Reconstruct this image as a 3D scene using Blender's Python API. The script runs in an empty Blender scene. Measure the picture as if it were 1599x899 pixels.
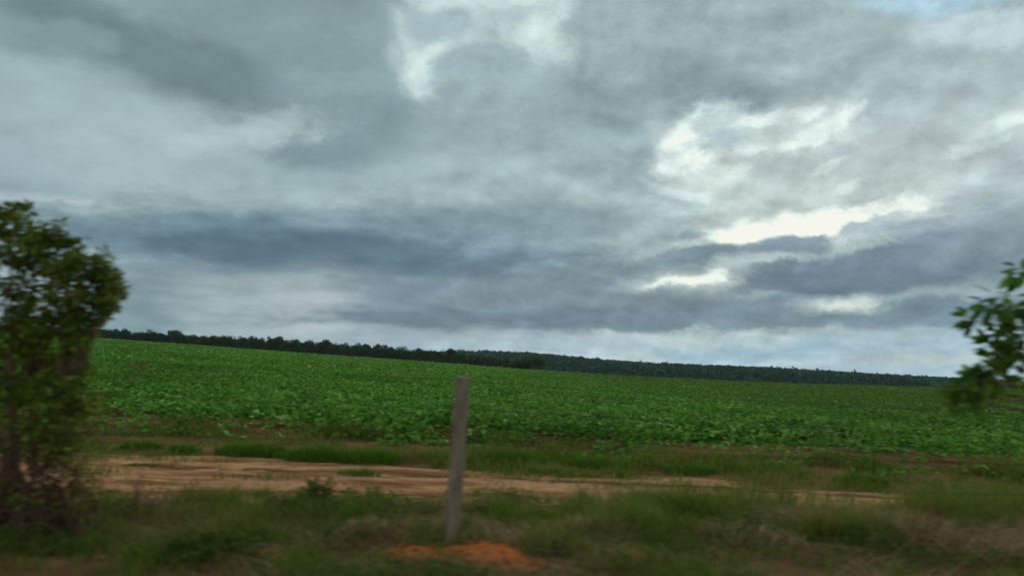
import bpy, math, random
import numpy as np
from mathutils import Vector, Matrix

# ------------------------------------------------------------------ camera
F_PX, CX, CY = 1209.0, 799.5, 449.5          # focal length and centre in pixels of a 1599 x 899 frame
CAM = np.array([0.0, 0.0, 1.6])
PITCH = math.atan((572 - CY) / F_PX)
ROLL = math.radians(2.15)
_f = np.array([0, math.cos(PITCH), math.sin(PITCH)])
_r0 = np.array([1.0, 0, 0]); _u0 = np.array([0, -math.sin(PITCH), math.cos(PITCH)])
_r = _r0 * math.cos(ROLL) + _u0 * math.sin(ROLL)
_u = _u0 * math.cos(ROLL) - _r0 * math.sin(ROLL)

SC = bpy.context.scene
COL = SC.collection
cam_data = bpy.data.cameras.new('camera')
cam = bpy.data.objects.new('camera', cam_data)
COL.objects.link(cam)
M = Matrix(((_r[0], _u[0], -_f[0], CAM[0]), (_r[1], _u[1], -_f[1], CAM[1]), (_r[2], _u[2], -_f[2], CAM[2]), (0, 0, 0, 1)))
cam.matrix_world = M
cam_data.sensor_width = 36
cam_data.lens = F_PX / 1599 * 36
cam_data.clip_end = 20000
cam_data.clip_start = 0.05
cam_data.dof.use_dof = True                   # focus lies far out in the field: the verge is soft
cam_data.dof.focus_distance = 120
cam_data.dof.aperture_fstop = 1.05
cam_data.dof.aperture_ratio = 0.42
SC.camera = cam

SC.view_settings.view_transform = 'Standard'
SC.view_settings.look = 'None'
SC.view_settings.exposure = 0.0
SC.view_settings.gamma = 1.0
SC.view_settings.use_curve_mapping = False
SC.cycles.max_bounces = 6
SC.cycles.diffuse_bounces = 3
SC.cycles.transparent_max_bounces = 4


def ray(px, py):
    d = _f + _r * (px - CX) / F_PX + _u * (CY - py) / F_PX
    return d / np.linalg.norm(d)


def at(px, py, Y):
    """the place that is seen in this direction at depth Y"""
    d = ray(px, py)
    return CAM + d * (Y / d[1])


def hz(px):
    """picture height of eye level"""
    return 572 + (px - 800) * math.tan(ROLL)


def lin(c):
    return tuple((v / 255 / 12.92) if v / 255 <= 0.04045 else ((v / 255 + 0.055) / 1.055) ** 2.4 for v in c)


# ------------------------------------------------------------------ sky
SUN_EL, SUN_AZ = math.radians(13), math.radians(18)      # behind the clouds, right of the view; azimuth from +Y towards +X
world = bpy.data.worlds.new('World')
SC.world = world
world.use_nodes = True
wn = world.node_tree
wn.nodes.clear()
WL = wn.links


def nd(tree, kind, **kw):
    n = tree.nodes.new(kind)
    for k, v in kw.items():
        setattr(n, k, v)
    return n


def math_node(tree, op, a, b=None, c=None, clamp=False):
    n = tree.nodes.new('ShaderNodeMath'); n.operation = op; n.use_clamp = clamp
    for i, v in enumerate((a, b, c)):
        if v is None: continue
        if isinstance(v, (int, float)): n.inputs[i].default_value = v
        else: tree.links.new(v, n.inputs[i])
    return n.outputs[0]


def mix_node(tree, fac, a, b, blend='MIX'):
    n = tree.nodes.new('ShaderNodeMix'); n.data_type = 'RGBA'; n.blend_type = blend
    for i, v in ((0, fac), (6, a), (7, b)):
        if isinstance(v, (int, float)): n.inputs[i].default_value = v
        elif isinstance(v, tuple): n.inputs[i].default_value = tuple(v) + (1,) if len(v) == 3 else v
        else: tree.links.new(v, n.inputs[i])
    return n.outputs[2]


def noise_node(tree, vec, scale, detail=4, rough=0.5, dist=0.0, dims='3D'):
    n = tree.nodes.new('ShaderNodeTexNoise'); n.noise_dimensions = dims
    n.inputs['Scale'].default_value = scale; n.inputs['Detail'].default_value = detail
    n.inputs['Roughness'].default_value = rough; n.inputs['Distortion'].default_value = dist
    if vec is not None: tree.links.new(vec, n.inputs['Vector'])
    return n


def build_sky():
    t = wn
    tc = nd(t, 'ShaderNodeTexCoord')
    sep = nd(t, 'ShaderNodeSeparateXYZ'); WL.new(tc.outputs['Generated'], sep.inputs[0])
    x, y, z = sep.outputs
    az = math_node(t, 'ARCTAN2', x, y)
    el = math_node(t, 'ARCSINE', z)
    ce = nd(t, 'ShaderNodeCombineXYZ'); WL.new(az, ce.inputs[0]); WL.new(el, ce.inputs[1])
    # the flat layer the clouds lie in, seen in perspective
    zz = math_node(t, 'ADD', math_node(t, 'ABSOLUTE', z), 0.22)
    pl = nd(t, 'ShaderNodeCombineXYZ')
    WL.new(math_node(t, 'DIVIDE', x, zz), pl.inputs[0]); WL.new(math_node(t, 'DIVIDE', y, zz), pl.inputs[1])
    n_big = noise_node(t, pl.outputs[0], 2.2, 5, 0.55)
    n_fine = noise_node(t, pl.outputs[0], 6.0, 8, 0.58)
    ae = nd(t, 'ShaderNodeMapping'); WL.new(ce.outputs[0], ae.inputs[0])
    ae.inputs['Scale'].default_value = (1.0, 1.45, 1)
    n_rag = noise_node(t, ae.outputs[0], 11.0, 8, 0.62, 0.3)
    n_puff = noise_node(t, ae.outputs[0], 26.0, 5, 0.6)

    def stretch(n):
        m = nd(t, 'ShaderNodeMapRange'); m.clamp = False; WL.new(n.outputs['Fac'], m.inputs['Value'])
        m.inputs['From Min'].default_value = .32; m.inputs['From Max'].default_value = .68
        return m.outputs[0]
    vin = nd(t, 'ShaderNodeVectorMath', operation='MULTIPLY_ADD'); WL.new(n_puff.outputs['Color'], vin.inputs[0]); vin.inputs[1].default_value = (.03, .03, 0)
    WL.new(ae.outputs[0], vin.inputs[2])

    def lumps(off):
        v = vin.outputs[0]
        if off:
            a = nd(t, 'ShaderNodeVectorMath', operation='ADD'); WL.new(v, a.inputs[0]); a.inputs[1].default_value = off; v = a.outputs[0]
        vo = nd(t, 'ShaderNodeTexVoronoi', voronoi_dimensions='2D', feature='SMOOTH_F1'); WL.new(v, vo.inputs['Vector'])
        vo.inputs['Scale'].default_value = 9; vo.inputs['Detail'].default_value = 3; vo.inputs['Roughness'].default_value = .55; vo.inputs['Lacunarity'].default_value = 2.3
        vo.inputs['Smoothness'].default_value = .35; vo.normalize = True
        return vo.outputs['Distance']
    lump = lumps(None)
    lump_lit = math_node(t, 'SUBTRACT', lumps((.010, -.022, 0)), lump)
    s_fine = stretch(n_fine)
    # ragged edge: fine wisps and rounded heads together
    s_rag = math_node(t, 'ADD', math_node(t, 'MULTIPLY', stretch(n_rag), .55), math_node(t, 'MULTIPLY_ADD', lump, 1.7, -.30))
    # billows: one side of each swell is lighter than the other
    off = nd(t, 'ShaderNodeVectorMath', operation='ADD'); WL.new(ae.outputs[0], off.inputs[0]); off.inputs[1].default_value = (.012, -.022, 0)
    n_off = noise_node(t, off.outputs[0], 11.0, 8, 0.62, 0.3)
    relief = math_node(t, 'SUBTRACT', n_off.outputs['Fac'], n_rag.outputs['Fac'])
    off2 = nd(t, 'ShaderNodeVectorMath', operation='ADD'); WL.new(pl.outputs[0], off2.inputs[0]); off2.inputs[1].default_value = (.05, .09, 0)
    n_off2 = noise_node(t, off2.outputs[0], 2.2, 5, 0.55)
    tx = nd(t, 'ShaderNodeMapRange'); WL.new(az, tx.inputs['Value'])      # smooth rain cloud left, broken cloud right
    tx.inputs['From Min'].default_value = -.35; tx.inputs['From Max'].default_value = .15
    tx.inputs['To Min'].default_value = .12; tx.inputs['To Max'].default_value = .75
    tex = tx.outputs[0]
    relief2 = math_node(t, 'SUBTRACT', n_off2.outputs['Fac'], n_big.outputs['Fac'])

    def warp(noise, ax, ay):
        s = nd(t, 'ShaderNodeVectorMath', operation='SUBTRACT'); WL.new(noise.outputs['Color'], s.inputs[0]); s.inputs[1].default_value = (.5, .5, .5)
        m = nd(t, 'ShaderNodeVectorMath', operation='MULTIPLY_ADD'); WL.new(s.outputs[0], m.inputs[0])
        m.inputs[1].default_value = (ax, ay, 0); WL.new(ce.outputs[0], m.inputs[2])
        return m.outputs[0]
    w_soft = warp(n_big, 0.12, 0.05)
    w_rag = warp(n_rag, 0.10, 0.055)
    base = lin((138, 153, 156))
    # overhead and behind the view the cover is brighter, as an overcast sky is
    up = nd(t, 'ShaderNodeMapRange', interpolation_type='SMOOTHSTEP'); WL.new(el, up.inputs['Value'])
    up.inputs['From Min'].default_value = 0.45; up.inputs['From Max'].default_value = 1.2
    c = mix_node(t, up.outputs[0], base, (0.62, 0.66, 0.66))
    bk = nd(t, 'ShaderNodeMapRange', interpolation_type='SMOOTHSTEP'); WL.new(y, bk.inputs['Value'])
    bk.inputs['From Min'].default_value = 0.35; bk.inputs['From Max'].default_value = -0.3
    c = mix_node(t, bk.outputs[0], c, (0.58, 0.62, 0.64))

    def layer(c, wv, cx, cy, rx, ry, rot, col, soft=0.5, rag=0.0, op=1.0, ragged=False):
        if max(col) < 150: col = tuple(v * (.93 if max(col) < 136 else .965) for v in col)
        if min(col) > 176: col = tuple(v * (.925 if min(col) < 228 else .97) for v in col)
        d = ray(cx, cy)
        a0, e0 = math.atan2(d[0], d[1]), math.asin(d[2])
        mp = nd(t, 'ShaderNodeMapping'); mp.vector_type = 'TEXTURE'
        WL.new(wv, mp.inputs[0])
        mp.inputs['Location'].default_value = (a0, e0, 0)
        mp.inputs['Rotation'].default_value = (0, 0, math.radians(rot) + ROLL)
        k = F_PX * (1 + ((cx - CX) ** 2 + (cy - CY) ** 2) / F_PX ** 2) ** .75
        mp.inputs['Scale'].default_value = (rx / k, ry / k, 1)
        ln = nd(t, 'ShaderNodeVectorMath', operation='LENGTH'); WL.new(mp.outputs[0], ln.inputs[0])
        v = ln.outputs['Value']
        if rag:
            v = math_node(t, 'MULTIPLY_ADD', s_rag if ragged else s_fine, rag, v)
        mr = nd(t, 'ShaderNodeMapRange', interpolation_type='SMOOTHSTEP'); WL.new(v, mr.inputs['Value'])
        mr.inputs['From Min'].default_value = 1 + soft + rag * .5
        mr.inputs['From Max'].default_value = 1 - soft + rag * .5
        mr.inputs['To Max'].default_value = op
        return mix_node(t, mr.outputs[0], c, lin(col))

    LAYERS = [
        # cx, cy, rx, ry, rot(deg, ccw), colour, soft, rag, opacity, ragged edge
        (330, 30, 420, 90, 0, (121, 138, 140), .8, .5, .9),
        (260, 95, 330, 48, -16, (112, 130, 131), .8, .6, .75),
        (540, 110, 150, 110, 0, (128, 145, 148), .8, .6, .8),
        (120, 230, 260, 90, 8, (148, 163, 165), .8, .6, .85),
        (20, 275, 120, 60, 0, (130, 144, 154), .8, .5, .7),
        (300, 205, 170, 34, 14, (156, 169, 168), .8, .9, .7),
        (230, 285, 200, 28, -6, (150, 163, 166), .8, .9, .6),
        (520, 235, 120, 60, 0, (127, 145, 148), .6, .7, .7),
        (690, 280, 220, 40, 0, (146, 160, 163), .8, .8, .6),
        (250, 92, 300, 46, -15, (107, 126, 129), .4, .7, .85, True),
        (60, 60, 120, 30, 6, (126, 143, 146), .5, .8, .7, True),
        (530, 150, 130, 88, 0, (123, 141, 145), .35, .6, .8, True),
        (500, 232, 84, 36, -6, (121, 139, 145), .35, .7, .85, True),
        (390, 208, 130, 20, 12, (159, 172, 172), .6, .9, .8, True),
        (640, 305, 180, 18, 6, (152, 166, 169), .6, .9, .7, True),
        (790, 338, 200, 18, 0, (126, 143, 149), .4, .8, .8, True),
        (120, 326, 130, 15, 0, (178, 190, 189), .8, .6, .9),
        # right half: light veil
        (1330, 240, 420, 180, 0, (172, 182, 181), .7, .5, .9),
        (1190, 290, 240, 66, 8, (183, 192, 188), .8, .7, .9),
        (1470, 235, 220, 110, 0, (163, 171, 171), .7, .6, .8),
        (1560, 300, 110, 34, 15, (146, 155, 159), .7, .7, .8),
        # top centre openings
        (770, 40, 190, 85, 0, (182, 196, 195), .6, .8, .9, True),
        (790, 0, 150, 34, 0, (200, 211, 208), .6, .9, .9, True),
        (662, 100, 42, 44, 10, (206, 217, 212), .8, 1.1, .9, True),
        (650, 70, 40, 9, 20, (160, 174, 176), .7, 1.2, .8, True),
        (640, 40, 40, 40, 0, (186, 199, 198), .5, .8, .9, True),
        (850, 52, 70, 28, -30, (208, 218, 213), .8, 1.2, .9, True),
        (815, 22, 60, 10, 10, (166, 180, 181), .7, 1.2, .8, True),
        (530, 60, 100, 130, 0, (126, 143, 146), .25, .45, .9, True),
        (690, 42, 66, 22, 10, (142, 158, 162), .5, 1.3, .9, True),
        (762, 130, 76, 56, -14, (138, 154, 158), .3, .95, .97, True),
        (830, 175, 150, 70, -8, (140, 155, 158), .3, .5, .95, True),
        (930, 215, 120, 80, -20, (138, 153, 156), .22, .5, .95, True),
        (960, 140, 70, 66, -30, (128, 144, 148), .3, .5, .9, True),
        (965, 45, 95, 80, 10, (143, 155, 157), .3, .5, .95, True),
        (1150, 80, 190, 100, 0, (141, 153, 154), .3, .5, .97, True),
        (1140, 158, 115, 30, 3, (120, 133, 137), .5, .6, .9, True),
        (1060, 110, 70, 46, -10, (130, 143, 147), .4, .6, .8, True),
        (1400, 120, 190, 70, 0, (152, 162, 163), .4, .6, .9, True),
        (1290, 90, 90, 50, 0, (147, 158, 159), .5, .6, .8, True),
        # top right corner: thin, blue showing
        (1560, 45, 130, 34, -12, (190, 203, 208), .5, .6, .95, True),
        (1450, 2, 110, 18, -5, (160, 184, 198), .7, .5, .9, True),
        (1575, 188, 70, 28, 10, (196, 206, 204), .6, .8, .9, True),
        (1584, 186, 40, 14, 10, (220, 226, 222), .6, .8, .95, True),
        (1510, 236, 50, 9, 5, (199, 206, 203), .5, .8, .85, True),
        (1335, 175, 22, 8, 35, (208, 214, 210), .5, .8, .8, True),
        # middle openings: pale halo, then the white cores
        (1095, 240, 80, 62, 18, (192, 202, 199), .45, .7, .9, True),
        (1240, 205, 95, 36, 8, (190, 199, 196), .45, .7, .9, True),
        (1055, 216, 40, 12, 40, (222, 229, 223), .9, 1.5, .9, True),
        (1078, 242, 46, 18, 4, (236, 241, 235), .8, 1.5, .95, True),
        (1112, 268, 40, 11, 10, (214, 221, 215), .9, 1.4, .85, True),
        (1205, 190, 56, 10, 3, (216, 223, 219), .5, .9, .95, True),
        (1268, 208, 58, 12, 22, (220, 227, 223), .5, .9, .95, True),
        (1180, 232, 40, 9, 10, (212, 220, 216), .5, .9, .9, True),
        (1140, 218, 34, 16, 0, (160, 172, 174), .4, .7, .9, True),
        (1180, 300, 90, 26, 10, (168, 179, 179), .5, .7, .7, True),
        (1325, 290, 44, 9, 12, (216, 222, 216), .5, .9, .9, True),
        (1290, 262, 30, 8, 20, (204, 212, 207), .5, .9, .85, True),
        (1050, 296, 34, 9, -20, (206, 214, 210), .5, .9, .8, True),
        (1000, 333, 70, 7, 0, (206, 215, 212), .6, .9, .9, True),
        # grey shelf under the left half, dark heart
        (640, 385, 520, 62, 1, (120, 138, 145), .6, .6, .9),
        (960, 370, 130, 50, -8, (126, 143, 149), .35, .5, .95, True),
        (290, 362, 200, 32, 4, (112, 131, 141), .25, .45, .97, True),
        (450, 392, 260, 38, 0, (88, 110, 125), .9, .6, 1),
        (480, 392, 150, 26, 0, (80, 102, 115), .9, .5, .9),
        (660, 415, 240, 26, -1, (98, 118, 130), .8, .7, .8),
        (1040, 410, 170, 22, 6, (116, 132, 140), .6, .8, .8, True),
        (560, 414, 190, 15, -2, (88, 109, 121), .35, .8, .9, True),
        (330, 424, 120, 10, 2, (104, 123, 132), .4, .8, .8, True),
        # rain and the pale air beneath
        (300, 447, 200, 20, 0, (130, 140, 145), .7, .7, .85),
        (460, 485, 210, 42, 0, (146, 156, 159), .9, .3, .9),
        (215, 485, 70, 60, 0, (96, 121, 131), .95, .3, .65),
        (780, 462, 280, 32, 0, (115, 129, 138), .6, .4, .9),
        (482, 482, 62, 56, -10, (156, 163, 166), .8, .1, .9),
        (610, 480, 74, 44, -10, (116, 125, 137), .7, .1, .85),
        # brightest openings low on the right
        (1210, 350, 200, 50, 5, (190, 198, 193), .8, .7, .9, True),
        (1205, 360, 96, 20, 3, (243, 247, 238), .7, 1.2, 1, True),
        (1290, 345, 100, 13, 5, (238, 242, 232), .7, 1.0, 1, True),
        (1150, 375, 40, 14, -10, (240, 244, 234), .7, .9, 1, True),
        (1365, 338, 30, 9, -10, (228, 232, 222), .8, 1.0, .9, True),
        (1480, 348, 100, 12, 4, (140, 152, 159), .4, .6, .95, True),
        (1345, 356, 50, 7, 8, (150, 160, 164), .7, .9, .8, True),
        # big grey cloud on the right
        (1420, 408, 230, 42, 6, (112, 127, 138), .2, .45, 1, True),
        (1262, 432, 150, 24, 2, (108, 123, 135), .2, .45, 1, True),
        (1236, 384, 46, 15, 4, (122, 136, 146), .4, 1.3, .97, True),
        (1560, 370, 110, 40, 8, (126, 139, 147), .6, .7, .9, True),
        (1400, 440, 200, 18, 3, (102, 117, 128), .8, .5, .8, True),
        (1090, 402, 100, 15, 3, (112, 128, 138), .35, 1.0, .97, True),
        (1070, 370, 44, 7, -4, (132, 148, 153), .6, 1.4, .9, True),
        (1080, 436, 90, 16, 4, (196, 203, 198), .8, .9, .9, True),
        (1072, 436, 50, 9, 6, (235, 238, 228), .7, .9, 1, True),
        (1500, 478, 150, 18, 5, (146, 156, 162), .8, .7, .8),
        # lower shelf with a flat base
        (1180, 493, 480, 27, 0, (108, 126, 136), .25, .4, .97, True),
        (960, 472, 150, 20, 0, (116, 130, 138), .6, .7, .9, True),
        (1310, 474, 60, 13, 4, (178, 186, 184), .8, .9, .9, True),
        (1315, 474, 34, 7, 4, (210, 214, 206), .8, .9, .9, True),
        (740, 498, 260, 14, 0, (104, 119, 129), .7, .5, .85),
        # light band over the horizon
        (1150, 562, 700, 40, 0, (152, 170, 178), .16, .15, .97),
        (640, 535, 200, 18, 0, (144, 156, 163), .7, .5, .8),
        (1010, 529, 200, 9, 0, (182, 192, 192), .9, .9, .85, True),
        (1380, 538, 240, 9, 0, (148, 167, 177), .8, .8, .7, True),
        (950, 560, 130, 9, -1, (194, 203, 202), .9, .9, .9, True),
        (1450, 560, 170, 9, 0, (182, 190, 189), .9, .9, .85, True),
        (1190, 552, 160, 8, 0, (136, 160, 174), .7, .7, .8, True),
        (860, 535, 120, 8, 1, (150, 166, 174), .6, .8, .8, True),
        (1060, 572, 200, 6, 1, (176, 193, 199), .8, .8, .8, True),
        (1500, 586, 240, 8, 0, (178, 198, 208), .8, .5, .85),
    ]
    for k, L in enumerate(LAYERS):
        if k % 10 == 9:
            # a link that keeps the renderer working through the layers in turn (its working memory is small)
            w2 = []
            for w in (w_soft, w_rag):
                m = nd(t, 'ShaderNodeVectorMath', operation='MULTIPLY_ADD'); WL.new(c, m.inputs[0])
                m.inputs[1].default_value = (1e-7, 1e-7, 0); WL.new(w, m.inputs[2]); w2.append(m.outputs[0])
            w_soft, w_rag = w2
        c = layer(c, w_rag if len(L) > 9 else w_soft, *L)
    # small scale light and dark of the cloud itself
    f1 = nd(t, 'ShaderNodeMapRange'); WL.new(n_fine.outputs['Fac'], f1.inputs['Value'])
    f1.inputs['From Min'].default_value = .25; f1.inputs['From Max'].default_value = .75
    f1.inputs['To Min'].default_value = .90; f1.inputs['To Max'].default_value = 1.10
    f2 = nd(t, 'ShaderNodeMapRange'); WL.new(n_puff.outputs['Fac'], f2.inputs['Value'])
    f2.inputs['From Min'].default_value = .25; f2.inputs['From Max'].default_value = .75
    f2.inputs['To Min'].default_value = .95; f2.inputs['To Max'].default_value = 1.05
    f = math_node(t, 'MULTIPLY', f1.outputs[0], f2.outputs[0])
    f = math_node(t, 'MULTIPLY', f, math_node(t, 'MULTIPLY_ADD', math_node(t, 'MULTIPLY', relief, tex), 1.0, 1.0))
    f = math_node(t, 'MULTIPLY', f, math_node(t, 'MULTIPLY_ADD', math_node(t, 'MULTIPLY', lump_lit, tex), .8, 1.0))
    f = math_node(t, 'MULTIPLY', f, math_node(t, 'MULTIPLY_ADD', relief2, .55, 1.0))
    c = mix_node(t, 1.0, c, (.945, 1.02, 1.035), 'MULTIPLY')
    vm = nd(t, 'ShaderNodeVectorMath', operation='SCALE'); WL.new(c, vm.inputs[0]); WL.new(math_node(t, 'MULTIPLY', f, 13.2), vm.inputs['Scale'])
    top = nd(t, 'ShaderNodeVectorMath', operation='MINIMUM'); WL.new(vm.outputs[0], top.inputs[0]); top.inputs[1].default_value = (9.3, 9.3, 8.5)
    sky = nd(t, 'ShaderNodeTexSky'); sky.sky_type = 'NISHITA'; sky.sun_disc = False
    sky.sun_elevation = SUN_EL; sky.sun_rotation = SUN_AZ
    # the cover is closed in front; behind the view it thins a little and the clear sky adds to it
    cov = nd(t, 'ShaderNodeMapRange'); WL.new(y, cov.inputs['Value'])
    cov.inputs['From Min'].default_value = .5; cov.inputs['From Max'].default_value = -.4
    cov.inputs['To Min'].default_value = .998; cov.inputs['To Max'].default_value = .90
    out = mix_node(t, cov.outputs[0], sky.outputs[0], top.outputs[0])
    bg = nd(t, 'ShaderNodeBackground'); WL.new(out, bg.inputs[0]); bg.inputs[1].default_value = 0.1
    wo = nd(t, 'ShaderNodeOutputWorld'); WL.new(bg.outputs[0], wo.inputs[0])


build_sky()
world.cycles.sampling_method = 'MANUAL'
world.cycles.sample_map_resolution = 512

sun_data = bpy.data.lights.new('sun', 'SUN')
sun_data.energy = 1.5
sun_data.angle = math.radians(25)
sun_data.color = (1.0, 0.95, 0.86)
sun = bpy.data.objects.new('sun', sun_data)
COL.objects.link(sun)
_sd = Vector((math.sin(SUN_AZ) * math.cos(SUN_EL), math.cos(SUN_AZ) * math.cos(SUN_EL), math.sin(SUN_EL)))
sun.rotation_euler = _sd.to_track_quat('Z', 'Y').to_euler()
sun.location = (60, 180, 60)

# ------------------------------------------------------------------ helpers
RNG = np.random.default_rng(7)


def value_noise(x, y, seed=0):
    xi = np.floor(x).astype(np.int64); yi = np.floor(y).astype(np.int64)
    fx = x - xi; fy = y - yi
    fx = fx * fx * (3 - 2 * fx); fy = fy * fy * (3 - 2 * fy)

    def h(a, b):
        n = (a * 374761393 + b * 668265263 + seed * 974634541) & 0x7fffffff
        n = ((n ^ (n >> 13)) * 1274126177) & 0x7fffffff
        return ((n ^ (n >> 16)) & 0xffff) / 65535.0
    return (h(xi, yi) * (1 - fx) + h(xi + 1, yi) * fx) * (1 - fy) + (h(xi, yi + 1) * (1 - fx) + h(xi + 1, yi + 1) * fx) * fy


def fbm(x, y, seed=0, octs=4):
    s = 0; a = .5; tot = 0
    for i in range(octs):
        s = s + a * value_noise(x * 2 ** i, y * 2 ** i, seed + i * 17); tot += a; a *= .5
    return s / tot


def smooth(a, b, v):
    t = np.clip((v - a) / (b - a), 0, 1)
    return t * t * (3 - 2 * t)


class MB:
    """collects faces and links them as one mesh object"""
    def __init__(self):
        self.v = []; self.f = []; self.n = 0; self.mi = []

    def add(self, v, f, mi=0):
        v = np.asarray(v, float).reshape(-1, 3); f = np.asarray(f, np.int64)
        self.v.append(v); self.f.append(f + self.n); self.n += len(v); self.mi.append(np.full(len(f), mi))

    def build(self, name, mats, parent=None, smooth_faces=False, loc=None):
        me = bpy.data.meshes.new(name)
        v = np.concatenate(self.v) if self.v else np.zeros((0, 3))
        if loc is not None: v = v - np.asarray(loc)
        nl = sum(f.size for f in self.f); nf = sum(len(f) for f in self.f)
        me.vertices.add(len(v)); me.vertices.foreach_set('co', v.astype(np.float32).ravel())
        me.loops.add(nl); me.polygons.add(nf)
        me.loops.foreach_set('vertex_index', np.concatenate([f.ravel() for f in self.f]).astype(np.int32))
        sizes = np.concatenate([np.full(len(f), f.shape[1]) for f in self.f])
        starts = np.concatenate(([0], np.cumsum(sizes)[:-1]))
        me.polygons.foreach_set('loop_start', starts.astype(np.int32))
        me.polygons.foreach_set('material_index', np.concatenate(self.mi).astype(np.int32))
        me.polygons.foreach_set('use_smooth', np.full(nf, smooth_faces))
        me.update(calc_edges=True); me.validate()
        if not isinstance(mats, (list, tuple)): mats = [mats]
        for m in mats: me.materials.append(m)
        o = bpy.data.objects.new(name, me)
        COL.objects.link(o)
        if parent is not None: o.parent = parent
        elif loc is not None: o.location = loc
        return o


def norm(a):
    return a / np.maximum(np.linalg.norm(a, axis=-1, keepdims=True), 1e-9)


def leaves(mb, p, axis, nrm, length, width, fold=0.25, mi=0, pointed=False):
    """one folded leaf per row: base at p, long axis, face normal"""
    n = len(p)
    axis = norm(axis)
    side = norm(np.cross(axis, nrm)); up = np.cross(side, axis)
    L = np.broadcast_to(np.asarray(length, float), (n,))[:, None]
    W = np.broadcast_to(np.asarray(width, float), (n,))[:, None] * .5
    if not pointed:
        v = np.stack([p, p + axis * L * .45 + side * W + up * W * fold, p + axis * L - up * L * .12,
                      p + axis * L * .45 - side * W + up * W * fold], 1)
        b = np.arange(n)[:, None] * 4
        f = np.concatenate([b + np.array([[0, 2, 1]]), b + np.array([[0, 3, 2]])])
    else:
        m1 = p + axis * L * .3; m2 = p + axis * L * .68 - up * L * .05
        v = np.stack([p, m1 + side * W * .92 + up * W * fold, m2 + side * W * .8 + up * W * fold, p + axis * L - up * L * .16,
                      m2 - side * W * .8 + up * W * fold, m1 - side * W * .92 + up * W * fold, m1, m2], 1)
        b = np.arange(n)[:, None] * 8
        f = np.concatenate([b + np.array([[0, 6, 1]]), b + np.array([[0, 5, 6]]), b + np.array([[2, 7, 3]]), b + np.array([[7, 4, 3]])])
        mb.add(v, f, mi)
        q = np.concatenate([b + np.array([[1, 6, 7, 2]]), b + np.array([[6, 5, 4, 7]])])
        mb.f.append(q + mb.n - len(v.reshape(-1, 3))); mb.mi.append(np.full(len(q), mi))
        return
    mb.add(v, f, mi)


def blades(mb, p, lean, height, width, mi=0):
    """bent grass blades: p (n,3) foot, lean (n,2) sideways reach at the tip"""
    n = len(p)
    h = np.asarray(height)[:, None]; w = np.asarray(width)[:, None] * .5
    l3 = np.concatenate([lean, np.zeros((n, 1))], 1)
    a = RNG.uniform(0, math.tau, n)
    s = np.stack([np.cos(a), np.sin(a), np.zeros(n)], 1)
    up = np.array([[0, 0, 1.0]])
    m = p + l3 * .35 + up * h * .6
    t = p + l3 + up * h * .92
    v = np.stack([p - s * w, p + s * w, m + s * w * .8, m - s * w * .8, t], 1)
    b = np.arange(n)[:, None] * 5
    mb.add(v, b + np.array([[0, 1, 2, 3]]), mi)
    mb.f.append(b + np.array([[3, 2, 4]]) + mb.n - n * 5); mb.mi.append(np.full(n, mi))


def tube(mb, pts, radii, sides=7, mi=0, cap=True):
    pts = np.asarray(pts, float); k = len(pts)
    radii = np.broadcast_to(np.asarray(radii, float), (k,))
    tan = norm(np.gradient(pts, axis=0))
    ref = np.array([0, 0, 1.0]) if abs(tan[0][2]) < .9 else np.array([1.0, 0, 0])
    rings = []
    s = norm(np.cross(tan[0], ref))
    for i in range(k):
        s = norm(s - tan[i] * np.dot(s, tan[i])); b = np.cross(tan[i], s)
        a = np.arange(sides) / sides * math.tau
        rings.append(pts[i] + radii[i] * (np.cos(a)[:, None] * s + np.sin(a)[:, None] * b))
    v = np.concatenate(rings)
    f = []
    for i in range(k - 1):
        for j in range(sides):
            f.append((i * sides + j, i * sides + (j + 1) % sides, (i + 1) * sides + (j + 1) % sides, (i + 1) * sides + j))
    mb.add(v, f, mi)
    if cap:
        c = np.concatenate([[pts[-1]], rings[-1]])
        mb.add(c, [(0, 1 + j, 1 + (j + 1) % sides) for j in range(sides)], mi)


def curve_pts(a, b, bend, n=6):
    a = np.asarray(a, float); b = np.asarray(b, float)
    t = np.linspace(0, 1, n)[:, None]
    return a * (1 - t) + b * t + np.asarray(bend) * (4 * t * (1 - t)) + RNG.normal(0, .012, (n, 3)) * np.linalg.norm(b - a) * np.sin(t * math.pi)


def tag(o, label=None, cat=None, group=None, kind=None):
    if label: o['label'] = label
    if cat: o['category'] = cat
    if group: o['group'] = group
    if kind: o['kind'] = kind
    return o


def empty(name, loc, label, cat, group=None):
    o = bpy.data.objects.new(name, None); COL.objects.link(o)
    o.location = loc; o.empty_display_size = .2
    return tag(o, label, cat, group)


# ------------------------------------------------------------------ materials
def new_mat(name):
    m = bpy.data.materials.new(name); m.use_nodes = True
    t = m.node_tree; t.nodes.clear()
    out = t.nodes.new('ShaderNodeOutputMaterial')
    return m, t, out


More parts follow.
